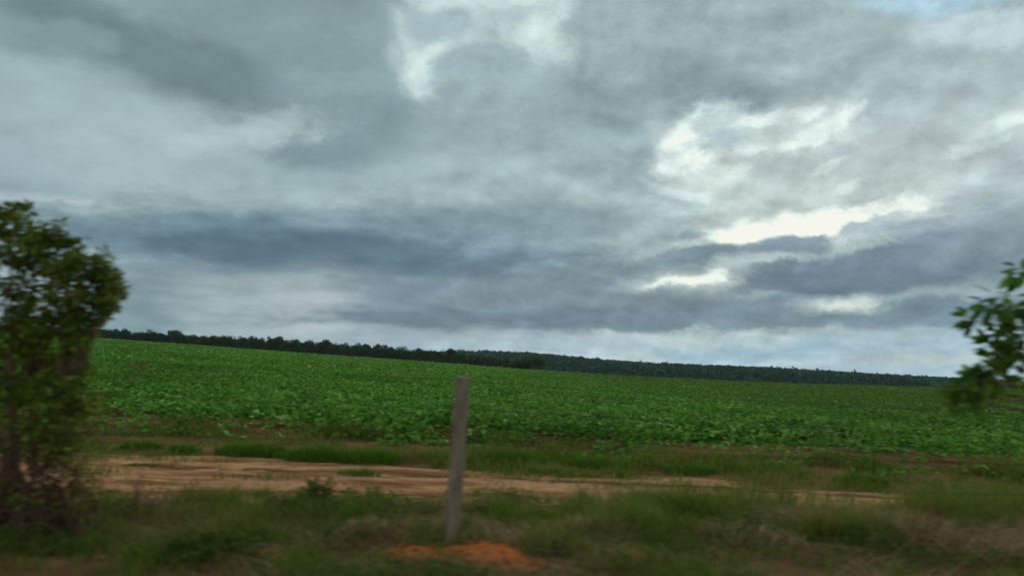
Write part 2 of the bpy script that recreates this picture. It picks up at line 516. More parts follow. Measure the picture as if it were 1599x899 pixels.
def leaf_mat(name, cols, trans=0.35, rough=0.5, patch=0.0, patch_col=(0, 0, 0), spec=.12, weedy=None):
    """leaves: colour differs from leaf to leaf, light comes through"""
    m, t, out = new_mat(name)
    geo = t.nodes.new('ShaderNodeNewGeometry')
    r = t.nodes.new('ShaderNodeValToRGB'); t.links.new(geo.outputs['Random Per Island'], r.inputs[0])
    el = r.color_ramp.elements
    while len(el) < len(cols): el.new(.5)
    for i, c in enumerate(cols):
        el[i].position = i / (len(cols) - 1); el[i].color = tuple(c) + (1,)
    col = r.outputs[0]
    if patch:
        n = noise_node(t, geo.outputs['Position'], patch, 3)
        mr = t.nodes.new('ShaderNodeMapRange'); t.links.new(n.outputs['Fac'], mr.inputs['Value'])
        mr.inputs['From Min'].default_value = .5; mr.inputs['From Max'].default_value = .68; mr.inputs['To Max'].default_value = .8
        col = mix_node(t, mr.outputs[0], col, tuple(patch_col))
    if weedy:
        # other plants come in towards the right end of the field, and in drifts
        sx = t.nodes.new('ShaderNodeSeparateXYZ'); t.links.new(geo.outputs['Position'], sx.inputs[0])
        wv = math_node(t, 'ADD', math_node(t, 'MULTIPLY', sx.outputs[0], .045), math_node(t, 'MULTIPLY_ADD', noise_node(t, geo.outputs['Position'], .22, 5, .6).outputs['Fac'], 3.2, -1.75))
        mr = t.nodes.new('ShaderNodeMapRange'); mr.interpolation_type = 'SMOOTHSTEP'; t.links.new(wv, mr.inputs['Value'])
        mr.inputs['From Min'].default_value = -.2; mr.inputs['From Max'].default_value = .9; mr.inputs['To Max'].default_value = .75
        col = mix_node(t, mr.outputs[0], col, tuple(weedy))
    p = t.nodes.new('ShaderNodeBsdfPrincipled'); t.links.new(col, p.inputs['Base Color'])
    p.inputs['Roughness'].default_value = rough; p.inputs['Specular IOR Level'].default_value = spec
    tr = t.nodes.new('ShaderNodeBsdfTranslucent'); t.links.new(col, tr.inputs[0])
    mx = t.nodes.new('ShaderNodeMixShader'); mx.inputs[0].default_value = trans
    t.links.new(p.outputs[0], mx.inputs[1]); t.links.new(tr.outputs[0], mx.inputs[2])
    t.links.new(mx.outputs[0], out.inputs[0])
    return m


def rough_mat(name, stops, scale, detail=6, rough=.9, bump=.3, bump_scale=None, stretch=None, coord='Object'):
    m, t, out = new_mat(name)
    tc = t.nodes.new('ShaderNodeTexCoord'); vec = tc.outputs[coord]
    if stretch:
        mp = t.nodes.new('ShaderNodeMapping'); t.links.new(vec, mp.inputs[0]); mp.inputs['Scale'].default_value = stretch
        vec = mp.outputs[0]
    n = noise_node(t, vec, scale, detail, .6)
    r = t.nodes.new('ShaderNodeValToRGB'); t.links.new(n.outputs['Fac'], r.inputs[0])
    el = r.color_ramp.elements
    while len(el) < len(stops): el.new(.5)
    for i, (pos, c) in enumerate(stops):
        el[i].position = pos; el[i].color = tuple(c) + (1,)
    p = t.nodes.new('ShaderNodeBsdfPrincipled'); t.links.new(r.outputs[0], p.inputs['Base Color'])
    p.inputs['Roughness'].default_value = rough; p.inputs['Specular IOR Level'].default_value = 0
    n2 = noise_node(t, vec, bump_scale or scale * 4, 5, .65)
    b = t.nodes.new('ShaderNodeBump'); b.inputs['Strength'].default_value = bump; b.inputs['Distance'].default_value = .03
    t.links.new(n2.outputs['Fac'], b.inputs['Height']); t.links.new(b.outputs[0], p.inputs['Normal'])
    t.links.new(p.outputs[0], out.inputs[0])
    return m


MAT = {}
MAT['soil'] = rough_mat('soil', [(.3, (.06, .034, .018)), (.5, (.125, .068, .034)), (.7, (.20, .11, .055))], 1.3, 8, .95, .6, 14)
MAT['sand'] = rough_mat('sandy_track', [(.30, (.11, .046, .020)), (.41, (.25, .118, .054)), (.52, (.43, .235, .122)), (.59, (.27, .130, .060)), (.72, (.12, .052, .024))], 1.1, 10, .95, .9, 12,
                        stretch=(.4, 1.5, 1))
MAT['red_earth'] = rough_mat('red_earth', [(.3, (.16, .046, .015)), (.5, (.34, .092, .026)), (.72, (.44, .14, .045))], 3, 9, .95, .6, 22)
MAT['brown_earth'] = rough_mat('brown_earth', [(.3, (.055, .030, .018)), (.6, (.12, .062, .032))], 2, 8, .95, .9, 9)
MAT['crop'] = leaf_mat('crop_leaf', [(.034, .128, .010), (.056, .182, .012), (.082, .228, .016), (.104, .246, .022), (.19, .34, .08)], .35, .65, .09, (.052, .118, .012), .10, (.070, .120, .016))  # palest leaf colour is a painted highlight, for leaves that catch the sky
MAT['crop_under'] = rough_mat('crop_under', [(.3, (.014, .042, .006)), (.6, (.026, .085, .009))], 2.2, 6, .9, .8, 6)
MAT['grass'] = leaf_mat('grass_blade', [(.045, .092, .009), (.070, .138, .012), (.108, .160, .020), (.20, .185, .046)], .4, .75, .9, (.19, .145, .045))
MAT['dry'] = leaf_mat('dry_blade', [(.13, .07, .034), (.24, .155, .078), (.42, .31, .18), (.18, .09, .044)], .3, .8, 1.2, (.13, .065, .034))
MAT['weed'] = leaf_mat('weed_leaf', [(.026, .055, .007), (.040, .085, .009), (.058, .11, .012)], .3, .7, 1.1, (.04, .05, .016))
MAT['tuft'] = leaf_mat('tuft_blade', [(.045, .11, .008), (.065, .15, .010), (.09, .17, .016)], .3, .75)
MAT['bush_leaf'] = leaf_mat('tree_leaf', [(.045, .085, .010), (.072, .125, .013), (.11, .165, .017), (.18, .21, .03)], .45, .7, 1.3, (.13, .14, .02))
MAT['russet'] = leaf_mat('dead_leaf', [(.04, .024, .014), (.065, .038, .02), (.11, .062, .025)], .25, .7)
MAT['broad_leaf'] = leaf_mat('broad_leaf', [(.028, .068, .010), (.048, .112, .013), (.075, .155, .018), (.15, .26, .035)], .45, .6)
MAT['wood_leaf'] = leaf_mat('wood_leaf', [(.020, .042, .012), (.032, .062, .016), (.050, .084, .022)], .25, .7)
MAT['forest'] = leaf_mat('forest_leaf', [(.014, .044, .022), (.020, .056, .027), (.027, .068, .031)], .15, .8)
MAT['bark'] = rough_mat('bark', [(.3, (.08, .046, .032)), (.6, (.18, .11, .078)), (.8, (.28, .19, .14))], 14, 6, .9, .8, 30, stretch=(1, 1, .25))
MAT['post'] = rough_mat('weathered_wood', [(.30, (.06, .042, .03)), (.46, (.19, .145, .108)), (.6, (.30, .245, .19)), (.75, (.40, .345, .28))], 30, 9, .9, 1.0, 70, stretch=(1, 1, .10))
MAT['wire'] = rough_mat('rusty_wire', [(.3, (.03, .024, .022)), (.7, (.08, .06, .05))], 40, 3, .6, .1)
MAT['twig'] = rough_mat('dead_wood', [(.3, (.07, .05, .038)), (.7, (.17, .135, .11))], 20, 4, .9, .4)

# ------------------------------------------------------------------ terrain
_EDGE_PX = [-200, 150, 300, 500, 700, 800, 1000, 1200, 1400, 1600, 1900]
_EDGE_Y = [508, 527, 538, 553, 567, 575, 588, 597, 603, 607, 618]
_EDGE_D = [430, 430, 430, 410, 360, 320, 270, 245, 235, 235, 235]
_e_az, _e_z, _e_d = [], [], []
for px, py, D in zip(_EDGE_PX, _EDGE_Y, _EDGE_D):
    d = ray(px, py); h = math.hypot(d[0], d[1])
    _e_az.append(math.atan2(d[0], d[1])); _e_z.append(1.6 + D * d[2] / h - .5); _e_d.append(D)

Y_TRACK0, Y_TRACK1 = 8.9, 12.7


def track_edges(x):
    n = fbm(x * .55, x * 0 + 3.3, 5) - .5
    m = fbm(x * .7, x * 0 + 9.1, 8) - .5
    lo = Y_TRACK0 + .9 * n + .05 * x + .13 * np.clip(x + .6, -4.5, 0)
    hi = Y_TRACK1 + .8 * m - .13 * np.clip(x - .5, 0, 8)
    return lo, hi


def crop_start(x):
    return 15.4 - .07 * x - .16 * np.clip(x, 0, 9) + 1.8 * (fbm(x * .35, x * 0 + 1.7, 3, 5) - .5)


def ground_z(x, y):
    x = np.asarray(x, float); y = np.asarray(y, float)
    d = np.hypot(x, y)
    az = np.arctan2(x, np.maximum(y, 1e-3))
    D = np.interp(az, _e_az, _e_d); ze = np.interp(az, _e_az, _e_z)
    t = np.clip((d - 18) / (D - 18), 0, 1)
    z = ze * t * smooth(-5, 12, y)
    over = np.clip(d - D, 0, None)
    drop = np.interp(az, [-.6, -.1, .1, .5], [0.0, .002, .012, .012])
    z = z - np.minimum(over * drop, 9)
    near = 1 - smooth(25, 60, d)
    z = z + near * (.10 * (fbm(x * .45, y * .45, 21) - .5) + .05 * (fbm(x * 1.7, y * 1.7, 22) - .5)) + (1 - near) * 0.25 * (fbm(x * .03, y * .03, 23) - .5) * smooth(60, 150, d)
    # low bank that the fence stands on
    z = z + .05 * np.exp(-((y - 7.2) / 1.0) ** 2)
    lo, hi = track_edges(x)
    z = z - .05 * smooth(lo - .4, lo + .3, y) * (1 - smooth(hi - .3, hi + .4, y))
    return z


def gp(px, py):
    """ground point under this direction"""
    d = ray(px, py)
    lo, hi = 2.0, 2000.0
    for _ in range(60):
        m = (lo + hi) / 2; p = CAM + d * m
        if p[2] > float(ground_z(p[0], p[1])): lo = m
        else: hi = m
    return CAM + d * lo


def build_ground():
    a = np.concatenate([np.linspace(-.85, .85, 620), np.linspace(.85, math.tau - .85, 70)[1:-1]])
    r = np.concatenate([[.3, 1.5, 3, 4.5], np.linspace(5.2, 20, 150), 20 * (7000 / 20) ** np.linspace(0, 1, 130)[1:]])
    A, R = np.meshgrid(a, r)
    x = R * np.sin(A); y = R * np.cos(A)
    z = ground_z(x, y)
    far = smooth(1500, 4000, R); z = z * (1 - far) - 14 * far
    na, nr = len(a), len(r)
    i, j = np.meshgrid(np.arange(nr - 1), np.arange(na), indexing='ij')
    j2 = (j + 1) % na
    f = np.stack([i * na + j, i * na + j2, (i + 1) * na + j2, (i + 1) * na + j], -1).reshape(-1, 4)[:, ::-1]
    mb = MB(); mb.add(np.stack([x, y, z], -1), f)
    c = np.array([[0, 0, float(ground_z(0, 0))]]); mb.v.append(c)
    ci = mb.n; mb.n += 1
    mb.f.append(np.array([[ci, (k + 1) % na, k] for k in range(na)])); mb.mi.append(np.zeros(na))
    o = mb.build('ground', MAT['soil'], None, True)
    tag(o, 'brown soil of the roadside and field', None, None, 'structure')

    xs = np.linspace(-45, 45, 500); mb = MB()
    lo, hi = track_edges(xs); tt = np.linspace(0, 1, 40)
    X = np.repeat(xs[:, None], 40, 1); Y = lo[:, None] + (hi - lo)[:, None] * tt
    Z = ground_z(X, Y) + .014 - .016 * np.exp(-((tt[None] - .28) / .08) ** 2) - .016 * np.exp(-((tt[None] - .75) / .08) ** 2) + .012 * (fbm(X * 3, Y * 5, 31) - .5)
    Z[:, 0] -= .04; Z[:, -1] -= .04
    i, j = np.meshgrid(np.arange(499), np.arange(39), indexing='ij')
    f = np.stack([i * 40 + j, (i + 1) * 40 + j, (i + 1) * 40 + j + 1, i * 40 + j + 1], -1).reshape(-1, 4)
    mb.add(np.stack([X, Y, Z], -1), f)
    o = mb.build('dirt_track', MAT['sand'], None, True)
    tag(o, 'bare sandy farm track along the edge of the crop', None, None, 'structure')


build_ground()


# ------------------------------------------------------------------ hills and the wood on them
_H_PX = [430, 560, 640, 720, 770, 850, 920, 1000, 1100, 1200, 1300, 1400, 1500, 1600, 1760, 2000]
_H_Y = [560, 556, 553, 552, 552, 556, 563, 569, 573, 577, 583, 589, 594, 599, 606, 612]


def ridge(az_arr, R, dy):
    zs, azs = [], []
    for px, py in zip(_H_PX, _H_Y):
        d = ray(px, py + dy); azs.append(math.atan2(d[0], d[1])); zs.append(1.6 + R * d[2] / math.hypot(d[0], d[1]))
    return np.interp(az_arr, azs, zs)


R0, R1, R2 = 620.0, 1650.0, 2600.0


def hill_z(az, R):
    top = ridge(az, R1, 2.5)
    t = smooth(R0 - 400, R1, R); u = smooth(R1, R2, R)
    return (-9 + (top + 9) * t) * (1 - u) + (-15) * u + 2.2 * (fbm(az * 60, R / 60, 41) - .5) * t


def crown_lump(mb, c, rx, rz, seed, n=1):
    pass


def build_hills():
    az = np.linspace(-.36, .86, 260); rr = np.linspace(R0, R2, 36)
    A, R = np.meshgrid(az, rr)
    Z = hill_z(A, R)
    mb = MB(); na = len(az)
    i, j = np.meshgrid(np.arange(len(rr) - 1), np.arange(na - 1), indexing='ij')
    f = np.stack([i * na + j, (i + 1) * na + j, (i + 1) * na + j + 1, i * na + j + 1], -1).reshape(-1, 4)
    mb.add(np.stack([R * np.sin(A), R * np.cos(A), Z], -1), f)
    m = rough_mat('forest_floor', [(.3, (.014, .03, .014)), (.7, (.026, .05, .02))], .05, 6, .95, 0.0)
    tag(mb.build('hills', m, None, True), 'low wooded hills on the horizon', None, None, 'structure')
    # trees so far off that they are one mass: ragged faces spread through each crown
    n = 9000
    a = RNG.uniform(-.36, .86, n); R = R0 + (R1 + 120 - R0) * RNG.uniform(0, 1, n) ** .75
    z = hill_z(a, R)
    keep = np.ones(n, bool)
    h = RNG.uniform(3.5, 8.5, n) * (1 + .5 * (RNG.uniform(0, 1, n) > .97)); w = RNG.uniform(2.5, 6, n)
    k = 14
    th = RNG.uniform(0, math.tau, (n, k)); cz = RNG.uniform(-.3, 1, (n, k)); sr = np.sqrt(1 - np.clip(cz, -1, 1) ** 2)
    rad = RNG.uniform(.6, 1, (n, k))
    dirs = np.stack([np.cos(th) * sr, np.sin(th) * sr, cz], -1)
    c = np.stack([R * np.sin(a), R * np.cos(a), z], -1)
    p = c[:, None] + dirs * rad[..., None] * np.stack([w, w, h * .5], -1)[:, None] + np.stack([0 * h, 0 * h, h * .5], -1)[:, None]
    p = p.reshape(-1, 3); dn = dirs.reshape(-1, 3) + RNG.normal(0, .4, (n * k, 3))
    ax = np.cross(dn, RNG.normal(0, 1, (n * k, 3)))
    mb = MB(); s = RNG.uniform(2.5, 4.5, n * k)
    leaves(mb, p - norm(ax) * s[:, None] * .5, ax, dn, s, s * .9)
    tag(mb.build('forest', MAT['forest']), 'dark green forest covering the low hills on the horizon', 'forest', None, 'stuff')


build_hills()


# ------------------------------------------------------------------ trees
def leaf_cloud(mb, c, rad, n, size, rng=None, asp=.55, droop=.25, mi=0, pointed=False, hollow=.45):
    """n leaves spread through one ellipsoid clump"""
    d = norm(RNG.normal(0, 1, (n, 3)))
    r = RNG.uniform(0, 1, n) ** (1 / 3) * (1 - hollow) + hollow * RNG.uniform(.4, 1, n)
    p = np.asarray(c) + d * r[:, None] * np.asarray(rad)
    ax = d * .8 + RNG.normal(0, .6, (n, 3)) - np.array([0, 0, droop])
    nr = np.array([0, 0, 1.0]) + RNG.normal(0, .55, (n, 3)) + d * .4
    s = size * RNG.uniform(.65, 1.3, n)
    leaves(mb, p, ax, nr, s, s * asp, .25, mi, pointed)


def far_tree(name, base, height, width, label, group=None, cat='tree', faces=420, flat=1.0, trunk_h=.25):
    root = empty(name, tuple(base), label, cat, group)
    t = MB(); th = height * trunk_h
    tube(t, [(0, 0, -.3), (.1, 0, th), (.05, .1, height * .6)], [height * .035, height * .026, height * .012], 6)
    mb = MB(); k = 11
    for i in range(k):
        a = RNG.uniform(0, math.tau); q = RNG.uniform(.15, 1) ** .6
        cz = th + (height - th) * (.35 + .45 * (1 - q * q) * flat + RNG.uniform(-.12, .1))
        c = np.array([math.cos(a) * q * width * .36, math.sin(a) * q * width * .36, cz])
        tube(t, [(.05, 0, th), c * [.5, .5, 1] - [0, 0, height * .08], c], [height * .015, height * .01, height * .004], 4)
        rr = width * RNG.uniform(.14, .22)
        leaf_cloud(mb, c, (rr, rr, rr * .7), faces // k, height * .085, asp=.8)
    t.build('trunk', MAT['bark'], root); mb.build('crown', MAT['wood_leaf'], root)
    return root


def edge_point(px, extra=0.0):
    d = ray(px, 560); az = math.atan2(d[0], d[1])
    R = float(np.interp(az, _e_az, _e_d)) + extra
    x, y = R * math.sin(az), R * math.cos(az)
    return np.array([x, y, float(ground_z(x, y))])


def build_wood():
    mb = MB()
    for px in np.arange(-260, 830, 2.0):
        e = 4 + RNG.uniform(0, 1) ** 1.3 * 60
        b = edge_point(px + RNG.uniform(-6, 6), e)
        fade = np.interp(px, [0, 560, 700, 812], [1, 1, .85, .5])
        H = RNG.uniform(6.0, 7.0) * fade * np.interp(px, [0, 250, 420, 600, 812], [.82, .88, 1.2, 1.2, 1.1]) * (1 + .25 * (RNG.uniform() > .95)); W = RNG.uniform(4.5, 8) * fade
        for i in range(7):
            a = RNG.uniform(0, math.tau); q = RNG.uniform(0, 1) ** .6
            c = b + np.array([math.cos(a) * q * W * .38, math.sin(a) * q * W * .38, H * (.25 + .55 * (1 - .7 * q * q) * RNG.uniform(.6, 1.15))])
            rr = W * RNG.uniform(.13, .24)
            leaf_cloud(mb, c, (rr, rr, rr * .75), 48, .62, asp=.85)
        # undergrowth along the wood's foot
        c = b + np.array([0, 0, 1.7]); leaf_cloud(mb, c, (3.0, 3.0, 2.3), 110, .95, asp=.85, hollow=.1)
    tag(mb.build('woodland', MAT['wood_leaf']), 'dark line of woodland along the far left edge of the field', 'woodland', None, 'stuff')
    far_tree('tree', edge_point(831, 2), 6.6, 13.0, 'round dark tree standing alone at the end of the treeline, mid field edge', faces=1500, flat=.9, trunk_h=.1)
    far_tree('tree', edge_point(1207, 3), 3.0, 6.2, 'small dark round tree alone on the field edge, right of centre', faces=500, trunk_h=.1)
    far_tree('tree', edge_point(1407, 3), 3.0, 3.2, 'tiny narrow tree on the field edge before the right end of the hills', faces=300, trunk_h=.2)
    far_tree('tree', edge_point(268, 10), 8.6, 9.0, 'flat topped taller tree rising above the treeline beside the big roadside tree', faces=500, flat=.5, trunk_h=.45)
    far_tree('tree', edge_point(705, 8), 8.2, 5.5, 'slim taller tree sticking out of the treeline above the fence post', faces=600, trunk_h=.35)
    far_tree('tree', edge_point(432, 10), 9.0, 7.5, 'taller domed tree in the middle of the left treeline', faces=800, trunk_h=.35)
    far_tree('tree', edge_point(508, 12), 8.8, 6.5, 'slightly taller tree with a loose crown, right of the middle of the treeline', faces=700, trunk_h=.4)


build_wood()


# ------------------------------------------------------------------ crop
def build_crop():
    mb = MB()
    # leafy floor of the crop: a bumpy sheet below the top leaves
    a = np.linspace(-.80, .80, 420); r = 14.0 * (445 / 14.0) ** np.linspace(0, 1, 210)
    A, R = np.meshgrid(a, r)
    X = R * np.sin(A); Y = R * np.cos(A)
    D = np.interp(A, _e_az, _e_d)
    R = np.minimum(R, D + 1.5); X = R * np.sin(A); Y = R * np.cos(A)
    Yc = np.maximum(Y, crop_start(X) + .4 + .3 * fbm(X * 2, Y * 0, 77)); Y = Yc
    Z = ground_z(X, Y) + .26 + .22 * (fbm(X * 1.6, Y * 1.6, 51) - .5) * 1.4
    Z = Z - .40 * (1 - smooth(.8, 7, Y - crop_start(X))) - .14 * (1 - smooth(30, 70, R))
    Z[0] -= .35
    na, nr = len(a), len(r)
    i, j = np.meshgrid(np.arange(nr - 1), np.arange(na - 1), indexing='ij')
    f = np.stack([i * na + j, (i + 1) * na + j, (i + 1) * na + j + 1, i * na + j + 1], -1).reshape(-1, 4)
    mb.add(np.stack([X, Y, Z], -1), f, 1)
    bands = [(12.5, 30, .155, 200), (30, 60, .18, 60), (60, 120, .32, 15), (120, 240, .6, 3.4), (240, 432, 1.0, .9)]
    for r0, r1, s, dens in bands:
        n = int(.80 * (r1 * r1 - r0 * r0) * dens)
        rr = np.sqrt(RNG.uniform(r0 * r0, r1 * r1, n)); aa = RNG.uniform(-.80, .80, n)
        x = rr * np.sin(aa); y = rr * np.cos(aa)
        # rows along the track, loosely
        if r1 <= 60:
            row = .55; y = np.where(RNG.uniform(0, 1, n) < .65, np.round(y / row) * row + RNG.normal(0, .12, n), y)
        D = np.interp(np.arctan2(x, y), _e_az, _e_d)
        clump = fbm(x / (s * 7), y / (s * 7), 61, 3)
        patch = fbm(x * .12, y * .12, 63, 3)
        edge = y - crop_start(x)
        keep = (edge + 2.6 * (fbm(x * .9, y * .9, 67, 3) - .5) > RNG.uniform(-1.0, 1.3, n)) & (np.hypot(x, y) < D + 1.5) & (clump > RNG.uniform(.20, .64, n))
        # thin spots in the stand
        keep &= (patch + .35 * (clump - .5) > .36) | (RNG.uniform(0, 1, n) < .35)
        x, y, clump, edge = x[keep], y[keep], clump[keep], edge[keep]; n = len(x)
        top = (.34 + .36 * clump) * (.82 + .36 * fbm(x * .2, y * .2, 65, 2)) * smooth(-.6, 1.4, edge) ** .5
        q = RNG.uniform(0, 1, n) ** (.5 if r1 <= 30 else .35)
        z = ground_z(x, y) + np.maximum(top * q, .08)
        p = np.stack([x, y, z], -1)
        th = RNG.uniform(0, math.tau, n)
        ax = np.stack([np.cos(th), np.sin(th), RNG.normal(-.05, .3, n)], -1)
        nr_ = np.stack([RNG.normal(0, .42, n), RNG.normal(-.18, .42, n), np.ones(n)], -1)
        L = s * RNG.uniform(.6, 1.3, n)
        leaves(mb, p - ax * L[:, None] * .5, ax, nr_, L, L * .72, .2, 0)
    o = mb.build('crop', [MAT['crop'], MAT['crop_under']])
    tag(o, 'green leafy crop filling the field up to the treeline', 'crop', None, 'stuff')


build_crop()


# ------------------------------------------------------------------ the fence
def build_fence():
    bx = gp(700, 846)
    root = empty('wire_fence', (bx[0], bx[1], bx[2]), 'wire fence with a weathered round post leaning by the roadside', 'fence')
    org = bx.copy()

    def post(foot, top, name='post'):
        foot = np.asarray(foot); top = np.asarray(top)
        n = 16; t = np.linspace(0, 1, n)[:, None]
        pts = (foot - (top - foot) * .18) * (1 - t) + top * t
        pts[:, 0] += .012 * np.sin(np.linspace(0, 5, n) + foot[0]); pts[:, 1] += .01 * np.cos(np.linspace(0, 4, n))
        rad = np.linspace(.072, .060, n) * (1 + RNG.normal(0, .03, n))
        mb = MB(); tube(mb, pts, rad, 14)
        v = mb.v[0]; c = np.repeat(pts, 14, 0)
        gro = 1 + .05 * np.sin(np.tile(np.arange(14), n) * 2.4) + RNG.normal(0, .015, len(v))
        mb.v[0] = c + (v - c) * gro[:, None]
        # chamfered, slightly slanting cut at the top
        top_ring = mb.v[0][-14:]
        tube(mb, [pts[-1], pts[-1] + (top - foot) / np.linalg.norm(top - foot) * .018], [rad[-1] * .96, rad[-1] * .72], 14)
        mb.v = [w - org for w in mb.v]
        return mb.build(name, MAT['post'], root, True)
    Y = bx[1]
    post(bx, at(725, 590, Y - .03))
    lf = np.array([bx[0] - 5.35, Y - .25, 0]); lf[2] = ground_z(lf[0], lf[1])
    rf = np.array([bx[0] + 5.75, Y + .3, 0]); rf[2] = ground_z(rf[0], rf[1])
    post(lf, lf + [.08, 0, 1.5]); post(rf, rf + [.1, 0.02, 1.46])
    # strands: height in the picture at the left edge, at the post and at the right edge
    for yl, yp, yr in ((547, 594, 646), (604, 638, 682), (668, 692, 724), (733, 746, 771)):
        a = at(0, yl, lf[1] + .07); p = at(722 - (yp - 590) * .098, yp, Y + .0) + [0, .085, 0]; b = at(1599, yr, rf[1] + .1)
        a = p + (a - p) * ((lf[0] - p[0]) / (a[0] - p[0])); b = p + (b - p) * ((rf[0] - p[0]) / (b[0] - p[0]))
        mb = MB()
        for s, e in ((a, p), (p, b)):
            t = np.linspace(0, 1, 26)[:, None]
            pts = s * (1 - t) + e * t - np.array([0, 0, .022]) * 4 * t * (1 - t)
            tube(mb, pts - org, .0027, 5)
        # barbs
        for q in np.arange(.02, 1, .02):
            for s, e in ((a, p), (p, b)):
                c = s * (1 - q) + e * q - np.array([0, 0, .022]) * 4 * q * (1 - q) - org
                v = norm(RNG.normal(0, 1, 3)); v[0] *= .3
                tube(mb, [c - v * .013, c + v * .013], .0016, 3)
        mb.build('barbed_wire', MAT['wire'], root)
    return bx


POST = build_fence()


# ------------------------------------------------------------------ roadside plants
def scatter(x0, x1, y0, y1, dens):
    n = int((x1 - x0) * (y1 - y0) * dens)
    return RNG.uniform(x0, x1, n), RNG.uniform(y0, y1, n)


def bare(x, y):
    """how bare the verge is here: the red earth patches and the post's foot"""
    b = np.zeros_like(x)
    for px, py, rx, ry in ((650, 866, .34, .20), (750, 864, .50, .28), (820, 880, .42, .16), (980, 868, .25, .14), (412, 862, .25, .13), (697, 850, .14, .16)):
        g = gp(px, py)
        b = np.maximum(b, np.exp(-(((x - g[0]) / rx) ** 2 + ((y - g[1]) / ry) ** 2)))
    return b


def build_verge():
    g = MB()
    x, y = scatter(-7.5, 7.5, 5.0, 9.9, 1500)
    lo, hi = track_edges(x)
    n1 = fbm(x * .8, y * 1.2, 71, 3); n2 = fbm(x * 2.6, y * 2.6, 72, 3)
    side = smooth(.2, 2.2, x)                          # the right half of the verge is deeper and taller
    end = lo - .25 + side * .9 + .9 * (n1 - .5)
    keep = (y < end) & (bare(x, y) < RNG.uniform(.14, .85, len(x))) & (n2 + .5 * (n1 - .5) > RNG.uniform(.36, .62, len(x)))
    x, y, n1, n2, side = x[keep], y[keep], n1[keep], n2[keep], side[keep]
    h = (.03 + .26 * n1 * n2 * 2.2) * RNG.uniform(.5, 1.3, len(x)) * (1 + .35 * side * smooth(7.2, 8.4, y)) * (.75 + .5 * smooth(6.6, 8.2, y))
    p = np.stack([x, y, ground_z(x, y) - .01], -1)
    ln = RNG.normal(0, .5, (len(x), 2)) * h[:, None]
    blades(g, p, ln, h, RNG.uniform(.006, .013, len(x)))
    # far side strip between the track and the crop
    x, y = scatter(-16, 16, 10.4, 18.5, 620)
    lo, hi = track_edges(x)
    n1 = fbm(x * .55, y * .9, 81, 3); right = smooth(-2.5, 1.5, x)
    keep = (y > hi - .2 - right * .5 * n1) & (y < crop_start(x) + 1.2) & (n1 + .17 * right > RNG.uniform(.50, .66, len(x)))
    x, y, n1 = x[keep], y[keep], n1[keep]
    h = RNG.uniform(.06, .28, len(x)) * np.clip((fbm(x * .8, y * 1.3, 83, 3) - .3) * 3.4, .15, 1.5)
    p = np.stack([x, y, ground_z(x, y) - .01], -1)
    blades(g, p, RNG.normal(0, .45, (len(x), 2)) * h[:, None], h, RNG.uniform(.010, .02, len(x)))
    # creeping growth on the track itself
    x, y = scatter(-9, 9, 8.6, 13, 420)
    n1 = fbm(x * .9, y * 1.6, 91, 3); right = smooth(-2.5, 1.5, x)
    keep = n1 + .13 * right > RNG.uniform(.56, .76, len(x))
    x, y = x[keep], y[keep]; h = RNG.uniform(.03, .17, len(x))
    blades(g, np.stack([x, y, ground_z(x, y) - .005], -1), RNG.normal(0, .6, (len(x), 2)) * h[:, None], h, RNG.uniform(.008, .016, len(x)))
    tag(g.build('grass', MAT['grass']), 'green grass covering the roadside verge and the track edges', 'grass', None, 'stuff')

    d = MB()
    x, y = scatter(-7.5, 7.5, 5.0, 9.6, 1000)
    lo, hi = track_edges(x)
    n1 = fbm(x * .7 + 40, y * 1.1, 75, 3); right = smooth(1.0, 3.5, x)
    keep = (y < lo + .1) & (bare(x, y) < .5) & (n1 + .14 * right > RNG.uniform(.45, .64, len(x)))
    x, y, n1, right = x[keep], y[keep], n1[keep], right[keep]
    h = RNG.uniform(.08, .30, len(x)) * (.7 + .6 * right)
    a = np.where(RNG.uniform(0, 1, len(x)) < .5, 0, math.pi) + RNG.normal(0, .6, len(x))
    l = RNG.uniform(.6, 2.2, len(x))[:, None] * np.stack([np.cos(a), np.sin(a)], 1) * h[:, None]
    blades(d, np.stack([x, y, ground_z(x, y)], -1), l, h * .8, RNG.uniform(.004, .010, len(x)))
    # matted straw lying on the ground
    x, y = scatter(-9, 9, 5.2, 16, 120)
    n1 = fbm(x * .7 + 40, y * 1.1, 75, 3)
    keep = (bare(x, y) < .6) & (n1 > RNG.uniform(.35, .65, len(x))) & (y < crop_start(x))
    x, y = x[keep], y[keep]; L = RNG.uniform(.12, .5, len(x))
    a = RNG.normal(0, .5, len(x))
    lx = np.stack([np.cos(a), np.sin(a)], 1) * L[:, None]
    blades(d, np.stack([x, y, ground_z(x, y) + .01], -1), lx, RNG.uniform(.02, .07, len(x)), RNG.uniform(.006, .012, len(x)))
    tag(d.build('dry_grass', MAT['dry']), 'brown dry grass and straw matted among the green verge', 'dry grass', None, 'stuff')

    w = MB()
    x, y = scatter(-7.5, 7.5, 5.0, 9.4, 600)
    lo, hi = track_edges(x)
    n1 = fbm(x * .9 + 11, y * 1.3, 85, 3)
    keep = (y < lo) & (bare(x, y) < .12) & (n1 > RNG.uniform(.52, .64, len(x)))
    x, y, n1 = x[keep], y[keep], n1[keep]; n = len(x)
    z = ground_z(x, y) + RNG.uniform(.02, 1, n) ** 1.3 * np.clip((n1 - .48) * 1.5, .04, .22) * (.6 + .8 * fbm(x * 3.1, y * 3.1, 87, 2))
    th = RNG.uniform(0, math.tau, n)
    ax = np.stack([np.cos(th), np.sin(th), RNG.normal(0, .35, n)], -1)
    leaves(w, np.stack([x, y, z], -1), ax, np.stack([RNG.normal(0, .4, n), RNG.normal(0, .4, n), np.ones(n)], -1), RNG.uniform(.03, .09, n), RNG.uniform(.012, .04, n))
